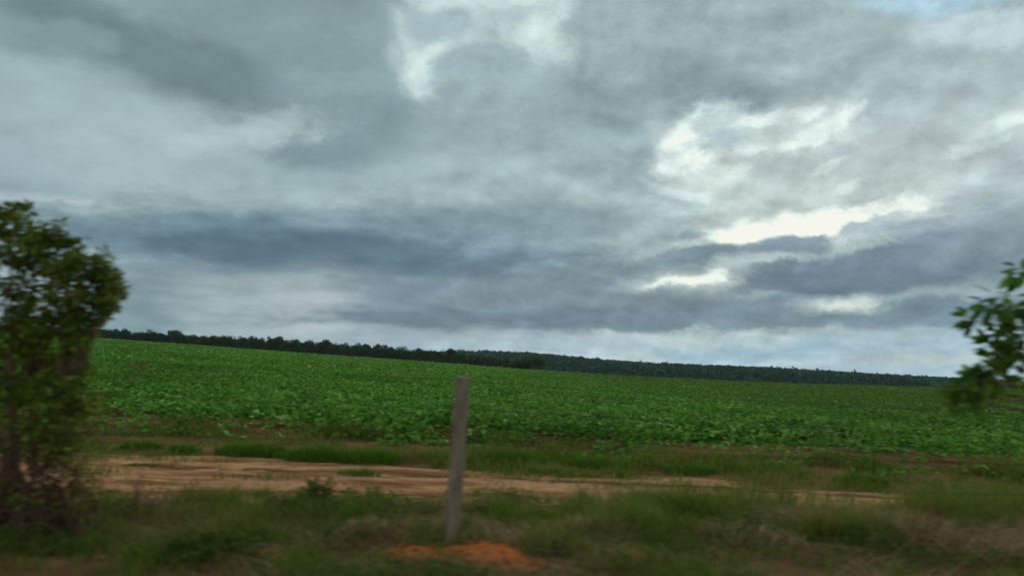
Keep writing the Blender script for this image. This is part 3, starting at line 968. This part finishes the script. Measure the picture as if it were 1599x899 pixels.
    tag(w.build('ground_cover', MAT['weed']), 'low dark leafy ground cover among the verge grass', 'ground cover', None, 'stuff')


build_verge()


def mound(px, py, rx, ry, h, label, seed, mat='red_earth'):
    g = gp(px, py)
    n = 36; m = 12
    a = np.arange(n) / n * math.tau; r = np.linspace(0, 1, m)[1:]
    A, R = np.meshgrid(a, r)
    wob = 1 + .35 * (fbm(np.cos(a) * 1.3 + seed, np.sin(a) * 1.3 + seed, seed) - .5) * 2
    X = g[0] + R * np.cos(A) * rx * wob; Y = g[1] + R * np.sin(A) * ry * wob
    Z = ground_z(X, Y) + h * (1 - R * R) ** 1.2 * (.6 + .8 * fbm(X * 9, Y * 9, seed + 5)) + .012 * (fbm(X * 30, Y * 30, seed + 7) - .5) - .03 * smooth(.85, 1, R)
    v = np.concatenate([[[g[0], g[1], float(ground_z(g[0], g[1])) + h]], np.stack([X, Y, Z], -1).reshape(-1, 3)])
    f4 = [(1 + i * n + j, 1 + (i + 1) * n + j, 1 + (i + 1) * n + (j + 1) % n, 1 + i * n + (j + 1) % n) for i in range(m - 2) for j in range(n)]
    mb = MB(); mb.add(v, f4)
    mb.f.append(np.array([(0, 1 + j, 1 + (j + 1) % n) for j in range(n)])); mb.mi.append(np.zeros(n))
    # clods of earth lying on it
    for _ in range(16):
        aa = RNG.uniform(0, math.tau); q = RNG.uniform(.1, 1.0) ** .6
        cx, cy = g[0] + math.cos(aa) * rx * q, g[1] + math.sin(aa) * ry * q
        s = RNG.uniform(.012, .035)
        c = np.array([cx, cy, float(ground_z(cx, cy)) + h * (1 - q * q) ** 1.2 * .95 + s * .3])
        vv = norm(RNG.normal(0, 1, (1, 3)))
        o8 = np.array([[1, 0, 0], [-1, 0, 0], [0, 1, 0], [0, -1, 0], [0, 0, 1], [0, 0, -1]]) * RNG.uniform(.6, 1.2, (6, 1)) * s + c
        mb.add(o8, [(0, 2, 4), (2, 1, 4), (1, 3, 4), (3, 0, 4), (2, 0, 5), (1, 2, 5), (3, 1, 5), (0, 3, 5)])
    o = mb.build('earth_mound', MAT[mat], None, True, loc=tuple(g))
    tag(o, label, 'earth mound', 'mounds of red earth on the verge')


mound(752, 866, .42, .25, .085, 'largest mound of bare orange red earth at the foot of the fence post', 3)
mound(648, 866, .32, .20, .06, 'small heap of red earth just left of the fence post foot', 9)
mound(800, 884, .34, .13, .035, 'low flat spread of red earth at the bottom edge, right of the fence post', 14)
mound(985, 868, .26, .14, .04, 'dull red earth patch in the verge well right of the fence post', 21)
mound(215, 588, 1.5, .9, .62, 'reddish brown heap of earth standing in the crop beside the roadside tree', 33, 'brown_earth')
mound(412, 864, .24, .12, .035, 'small red earth patch in the dark grass between tree and fence post', 27)


def shrub(px, py, width, height, label, mat='weed', leaf=.06, n=1400, group='dark shrubs on the verge', depth=None, stems=22):
    """many thin shoots leaning out from one root, leaves along each"""
    g = gp(px, py)
    root = empty('shrub', tuple(g), label, 'shrub', group)
    st = MB(); lv = MB()
    for i in range(stems):
        a = RNG.uniform(0, math.tau); q = RNG.uniform(.05, 1) ** .75
        f0 = np.array([math.cos(a) * q * width * .22, math.sin(a) * q * (depth or width) * .16, -.02])
        tip = np.array([math.cos(a) * q * width * RNG.uniform(.4, .62), math.sin(a) * q * (depth or width) * .4, height * RNG.uniform(.45, 1.15) * (1 - .45 * q)])
        pts = curve_pts(f0, tip, (0, 0, height * .12), 7)
        tube(st, pts, np.linspace(.006, .0018, 7), 5)
        m = n // stems
        u = RNG.uniform(.12, 1.0, m); k = u * 6; k0 = np.minimum(k.astype(int), 5); fr = (k - k0)[:, None]
        p = pts[k0] * (1 - fr) + pts[k0 + 1] * fr + RNG.normal(0, .035, (m, 3))
        p[:, 2] = np.maximum(p[:, 2], .01)
        th = RNG.uniform(0, math.tau, m)
        ax = np.stack([np.cos(th), np.sin(th), RNG.normal(.15, .4, m)], -1)
        s_ = leaf * RNG.uniform(.5, 1.35, m)
        leaves(lv, p, ax, np.stack([RNG.normal(0, .5, m), RNG.normal(0, .5, m), np.ones(m)], -1), s_, s_ * .45)
    st.build('stem', MAT['bark'], root); lv.build('foliage', MAT[mat], root)
    return root


shrub(487, 806, .95, .36, 'dark green shrub at the near edge of the track, left of the fence post', n=1500, leaf=.06)
shrub(1490, 800, 1.25, .40, 'widest dark shrub on the verge near the right edge', n=2200, leaf=.06, stems=30)
shrub(590, 802, 1.05, .26, 'low loose green shrub just left of the fence post', mat='tuft', n=1100, leaf=.06)
shrub(1110, 806, 1.2, .26, 'low bright green shrub right of the fence post before the track', mat='tuft', n=1200, leaf=.05)
shrub(330, 872, 1.1, .18, 'low dark leafy shrub near the bottom edge beside the roadside tree', n=1000, leaf=.06)
shrub(215, 815, .5, .48, 'thin brown twiggy shrub at the track edge beside the roadside tree', mat='russet', n=160, leaf=.045)


def tuft(px, py, width, height, n, label, mat='tuft', group='grass tufts along the track'):
    g = gp(px, py)
    mb = MB()
    a = RNG.uniform(0, math.tau, n); q = np.sqrt(RNG.uniform(0, 1, n))
    x = g[0] + np.cos(a) * q * width * .5; y = g[1] + np.sin(a) * q * width * .3
    h = height * (1 - .5 * q * q) * RNG.uniform(.5, 1.1, n)
    ln = np.stack([np.cos(a), np.sin(a)], 1) * (q * .45 + .15)[:, None] * h[:, None] + RNG.normal(0, .12, (n, 2)) * h[:, None]
    blades(mb, np.stack([x, y, ground_z(x, y) - .01], -1), ln, h, RNG.uniform(.008, .016, n))
    o = mb.build('grass_tuft', MAT[mat], None, False, loc=tuple(g))
    tag(o, label, 'grass tuft', group)


tuft(222, 700, .72, .22, 700, 'leftmost round green tuft on the far edge of the sandy track')
tuft(287, 706, .55, .19, 600, 'smaller green tuft, second from the left on the far track edge')
tuft(392, 710, 1.15, .30, 1300, 'big bushy green tuft at the far track edge, third from the left')
tuft(490, 716, 1.05, .30, 1200, 'broad green tuft between the third tuft and the fence post')
tuft(575, 722, 1.0, .32, 1100, 'green tuft on the far track edge nearest the fence post, on its left')
tuft(222, 727, .42, .07, 300, 'flat green tuft lying in the middle of the bare sand')
tuft(560, 742, .6, .16, 400, 'small tuft on the sand just left of the fence post')
tuft(800, 722, 1.3, .30, 1300, 'wide green tuft on the far track edge just right of the fence post')
tuft(930, 728, 1.2, .24, 1000, 'dull green tuft before the crop, second right of the fence post')
tuft(1075, 738, .9, .20, 800, 'green tuft on the track edge right of centre')
tuft(1345, 756, .8, .26, 800, 'upright pale tuft at the right end of the bare sand')
tuft(1250, 830, .9, .34, 500, 'dry straw coloured tuft on the right verge', 'dry')
tuft(1400, 845, 1.0, .40, 600, 'tall brown dry tuft near the right bottom corner', 'dry')
tuft(930, 838, .9, .28, 450, 'dry tuft of fallen stalks right of the fence post', 'dry')

tuft(1010, 800, 1.1, .24, 520, 'pale straw tuft in front of the bright green low shrub, right of the fence post', 'dry')
tuft(1150, 848, 1.2, .26, 520, 'wide flattened straw tuft low on the verge below the bright green low shrub', 'dry')
tuft(1540, 838, 1.1, .34, 520, 'straw coloured tuft in the bottom right corner below the widest dark shrub', 'dry')
tuft(600, 835, .9, .22, 380, 'grey brown dry tuft among the dead branches left of the post', 'dry')


def dead_branches(px, py, spread, n, label):
    g = gp(px, py); mb = MB()
    for i in range(n):
        a = RNG.normal(.1, .5) + (math.pi if RNG.uniform() < .4 else 0)
        L = RNG.uniform(.25, .8) * spread
        s = np.array([RNG.normal(0, .18) * spread, RNG.normal(0, .12), RNG.uniform(.01, .08)])
        e = s + np.array([math.cos(a) * L, math.sin(a) * L * .4, RNG.uniform(.0, .16)])
        pts = curve_pts(s, e, RNG.normal(0, .05, 3), 6); r = RNG.uniform(.005, .010)
        tube(mb, pts, np.linspace(r, r * .35, 6), 6)
        for k in range(3):
            b = pts[2 + k % 3]; tube(mb, [b, b + RNG.normal(0, .12, 3) * [1, .6, .5] + [0, 0, .04]], [r * .5, r * .2], 4)
    o = mb.build('dead_branches', MAT['twig'], None, True); o.location = g
    tag(o, label, 'dead branches', 'dead branches lying on the verge')


dead_branches(612, 812, .7, 12, 'grey tangle of dead branches lying left of the fence post')
dead_branches(960, 832, .9, 7, 'few pale dry sticks lying right of the fence post')
dead_branches(820, 872, .6, 4, 'short sticks lying on the red earth right of the post foot')


# ------------------------------------------------------------------ big roadside tree on the left
def build_left_tree():
    Y = 6.55
    g = gp(20, 838); g[1] = Y; g[0] = at(20, 838, Y)[0]; g[2] = float(ground_z(g[0], g[1]))
    root = empty('tree', tuple(g), 'big bushy roadside tree cut off by the left edge of the picture', 'tree')
    tr = MB(); lv = MB(); dead = MB()
    stems = []
    for px, py, dy, r in ((14, 560, .0, .060), (52, 600, .12, .048), (-60, 540, .1, .06), (88, 640, -.1, .022), (-20, 590, -.25, .035)):
        top = at(px, py, Y + dy) - g
        s = np.array([top[0] * .75 + RNG.normal(0, .02), dy * .6, -.06])
        pts = curve_pts(s, top, (RNG.normal(0, .05), RNG.normal(0, .04), 0), 9)
        tube(tr, pts, np.linspace(r, r * .55, 9), 9); stems.append(pts)
    # clumps: picture place, depth offset, radius (m), leaves
    C = [(22, 332, 0, .11, 150), (5, 352, .1, .15, 260), (52, 362, -.05, .13, 200), (92, 372, 0, .10, 140), (115, 385, .1, .09, 110), (30, 395, -.2, .18, 360),
         (85, 410, .05, .18, 360), (135, 412, -.05, .14, 260), (165, 428, .05, .11, 150), (178, 450, 0, .09, 110), (150, 452, .12, .15, 300), (100, 455, -.2, .2, 420),
         (40, 450, .15, .2, 420), (172, 478, -.1, .08, 90), (140, 495, 0, .14, 260), (85, 505, .1, .2, 420), (25, 510, -.15, .22, 420), (120, 530, -.1, .14, 240),
         (60, 550, .15, .2, 360), (10, 570, .2, .2, 300), (105, 565, .05, .13, 200), (130, 588, 0, .1, 110), (85, 605, -.2, .14, 180), (40, 610, -.1, .16, 200),
         (-60, 350, .1, .22, 420), (-120, 420, 0, .26, 500), (-60, 450, -.2, .25, 450), (-150, 510, .1, .26, 450), (-70, 540, -.1, .24, 400), (-130, 590, .1, .2, 250),
         (120, 640, .1, .12, 120), (60, 660, -.15, .15, 150), (100, 690, -.05, .12, 110), (-60, 640, 0, .2, 200), (20, 690, .2, .16, 160)]
    for px, py, dy, r, n in C:
        c = at(px, py, Y + dy) - g
        j = min(range(len(stems)), key=lambda k: np.linalg.norm(stems[k][-1][:2] - c[:2]) + RNG.uniform(0, .15))
        s = stems[j][-1 if c[2] > stems[j][-1][2] else RNG.integers(4, 7)]
        tube(tr, curve_pts(s, c, (0, 0, .04 + RNG.normal(0, .03)), 6), np.linspace(.016, .005, 6), 5)
        for _ in range(7):
            e = c + norm(RNG.normal(0, 1, 3)) * r * RNG.uniform(.8, 1.25) * [1, 1, .8] + [0, 0, .03]
            tube(tr, curve_pts(c, e, (0, 0, .02), 4), np.linspace(.0045, .0015, 4), 4)
            leaf_cloud(lv, e, (r * .35, r * .35, r * .22), int(n * .095), .072, asp=.42, droop=.35)
        leaf_cloud(lv, c, (r * .8, r * .8, r * .6), int(n * .48), .072, asp=.42, droop=.35)
    # withered leaves and twigs low among the stems
    for px, py, dy, r, n in ((62, 580, -.1, .12, 130), (25, 600, -.05, .12, 110), (110, 620, .05, .08, 50), (95, 740, 0, .16, 110), (40, 780, -.1, .22, 160), (120, 780, .1, .14, 80), (-20, 700, .1, .25, 160), (75, 700, .1, .2, 130)):
        c = at(px, py, Y + dy) - g
        leaf_cloud(dead, c, (r, r, r * .9), n, .055, asp=.45, droop=.4)
    for _ in range(110):
        a = at(RNG.uniform(-60, 150), 828, Y + RNG.normal(0, .18)) - g; a[2] = -.02
        e = at(RNG.uniform(-40, 165), RNG.uniform(600, 760), Y + RNG.normal(0, .2)) - g
        tube(tr, curve_pts(a, e, RNG.normal(0, .06, 3), 6), np.linspace(.008, .002, 6), 4)
    for _ in range(85):
        c = at(RNG.uniform(-80, 150), RNG.uniform(600, 835), Y + RNG.normal(0, .22)) - g
        leaf_cloud(dead if RNG.uniform() < .55 else lv, c, (.13, .13, .11), 30, .055, asp=.45)
    tr.build('trunk', MAT['bark'], root, True); lv.build('crown', MAT['bush_leaf'], root); dead.build('withered_leaves', MAT['russet'], root)


build_left_tree()


# ------------------------------------------------------------------ tree at the right edge
def build_right_tree():
    Y = 5.9
    foot = at(1760, 880, Y); foot[2] = float(ground_z(foot[0], foot[1])); g = foot.copy()
    root = empty('tree', tuple(g), 'young broad leaved tree reaching into the right edge of the picture', 'tree')
    tr = MB(); lv = MB()
    top = at(1705, 350, Y) - g
    tk = curve_pts((0, 0, -.06), top, (.06, 0, 0), 12); tube(tr, tk, np.linspace(.05, .018, 12), 9)

    def spray(c, r, n, L):
        """a twig end with leaves around it"""
        d = norm(RNG.normal(0, 1, (n, 3)) * [1, .8, .7] + [-.35, 0, .05])
        b = c + d * RNG.uniform(.05, .55, (n, 1)) * r
        ax = d + RNG.normal(0, .25, (n, 3)) - [0, 0, .2]
        nr = np.array([0, -.35, 1.0]) + RNG.normal(0, .5, (n, 3))
        s = 1.1 * L * RNG.uniform(.6, 1.15, n)
        leaves(lv, b, ax, nr, s, s * .48, .2, 0, True)
    C = [(1594, 430, 0, .10, 6, .14), (1548, 478, .05, .15, 12, .14), (1520, 500, -.05, .09, 6, .12), (1582, 492, .1, .14, 10, .14), (1562, 520, 0, .13, 10, .13), (1600, 518, -.1, .15, 12, .15),
         (1592, 552, .05, .13, 9, .13), (1545, 568, 0, .12, 10, .12), (1562, 588, .1, .12, 9, .12), (1522, 590, -.05, .12, 11, .115), (1535, 612, .05, .13, 13, .11), (1503, 606, .1, .12, 13, .105),
         (1515, 634, 0, .11, 12, .10), (1572, 560, 0, .12, 8, .12), (1552, 548, .05, .10, 7, .12), (1545, 590, -.05, .12, 9, .11), (1490, 628, .05, .10, 11, .10), (1478, 612, 0, .06, 5, .09), (1600, 590, 0, .09, 4, .13), (1640, 470, 0, .2, 20, .16), (1680, 420, 0, .22, 22, .16), (1660, 540, .1, .2, 18, .16),
         (1720, 480, -.1, .25, 24, .16), (1740, 390, 0, .22, 22, .16), (1720, 350, 0, .2, 20, .16)]
    for px, py, dy, r, n, L in C:
        c = at(px, py, Y + dy) - g
        zi = int(np.clip(np.argmin(np.abs(tk[:, 2] - (c[2] - .25))), 2, 11))
        tube(tr, curve_pts(tk[zi], c, (0, 0, .05), 7), np.linspace(.011, .0035, 7), 5)
        for _ in range(3):
            e = c + norm(RNG.normal(0, 1, 3)) * r * .8
            tube(tr, [c, (c + e) / 2 + [0, 0, .01], e], [.0035, .003, .0015], 4)
            spray(e, r * .6, max(2, n // 4), L)
        spray(c, r, int(n * 1.5), L)
    tr.build('trunk', MAT['bark'], root, True); lv.build('crown', MAT['broad_leaf'], root)


build_right_tree()


# ------------------------------------------------------------------ damp air over the whole place
def build_haze():
    mb = MB()
    x0, x1, y0, y1, z0, z1 = -7600, 7600, -7600, 7600, -40, 75
    v = [(x0, y0, z0), (x1, y0, z0), (x1, y1, z0), (x0, y1, z0), (x0, y0, z1), (x1, y0, z1), (x1, y1, z1), (x0, y1, z1)]
    mb.add(v, [(3, 2, 1, 0), (4, 5, 6, 7), (0, 1, 5, 4), (1, 2, 6, 5), (2, 3, 7, 6), (3, 0, 4, 7)])
    m, t, out = new_mat('haze')
    pv = t.nodes.new('ShaderNodeVolumePrincipled')
    pv.inputs['Color'].default_value = (.72, .90, 1.0, 1); pv.inputs['Density'].default_value = 0.00005
    t.links.new(pv.outputs[0], out.inputs['Volume'])
    tag(mb.build('haze', m), 'thin damp haze over the field and the far hills', None, None, 'stuff')


build_haze()
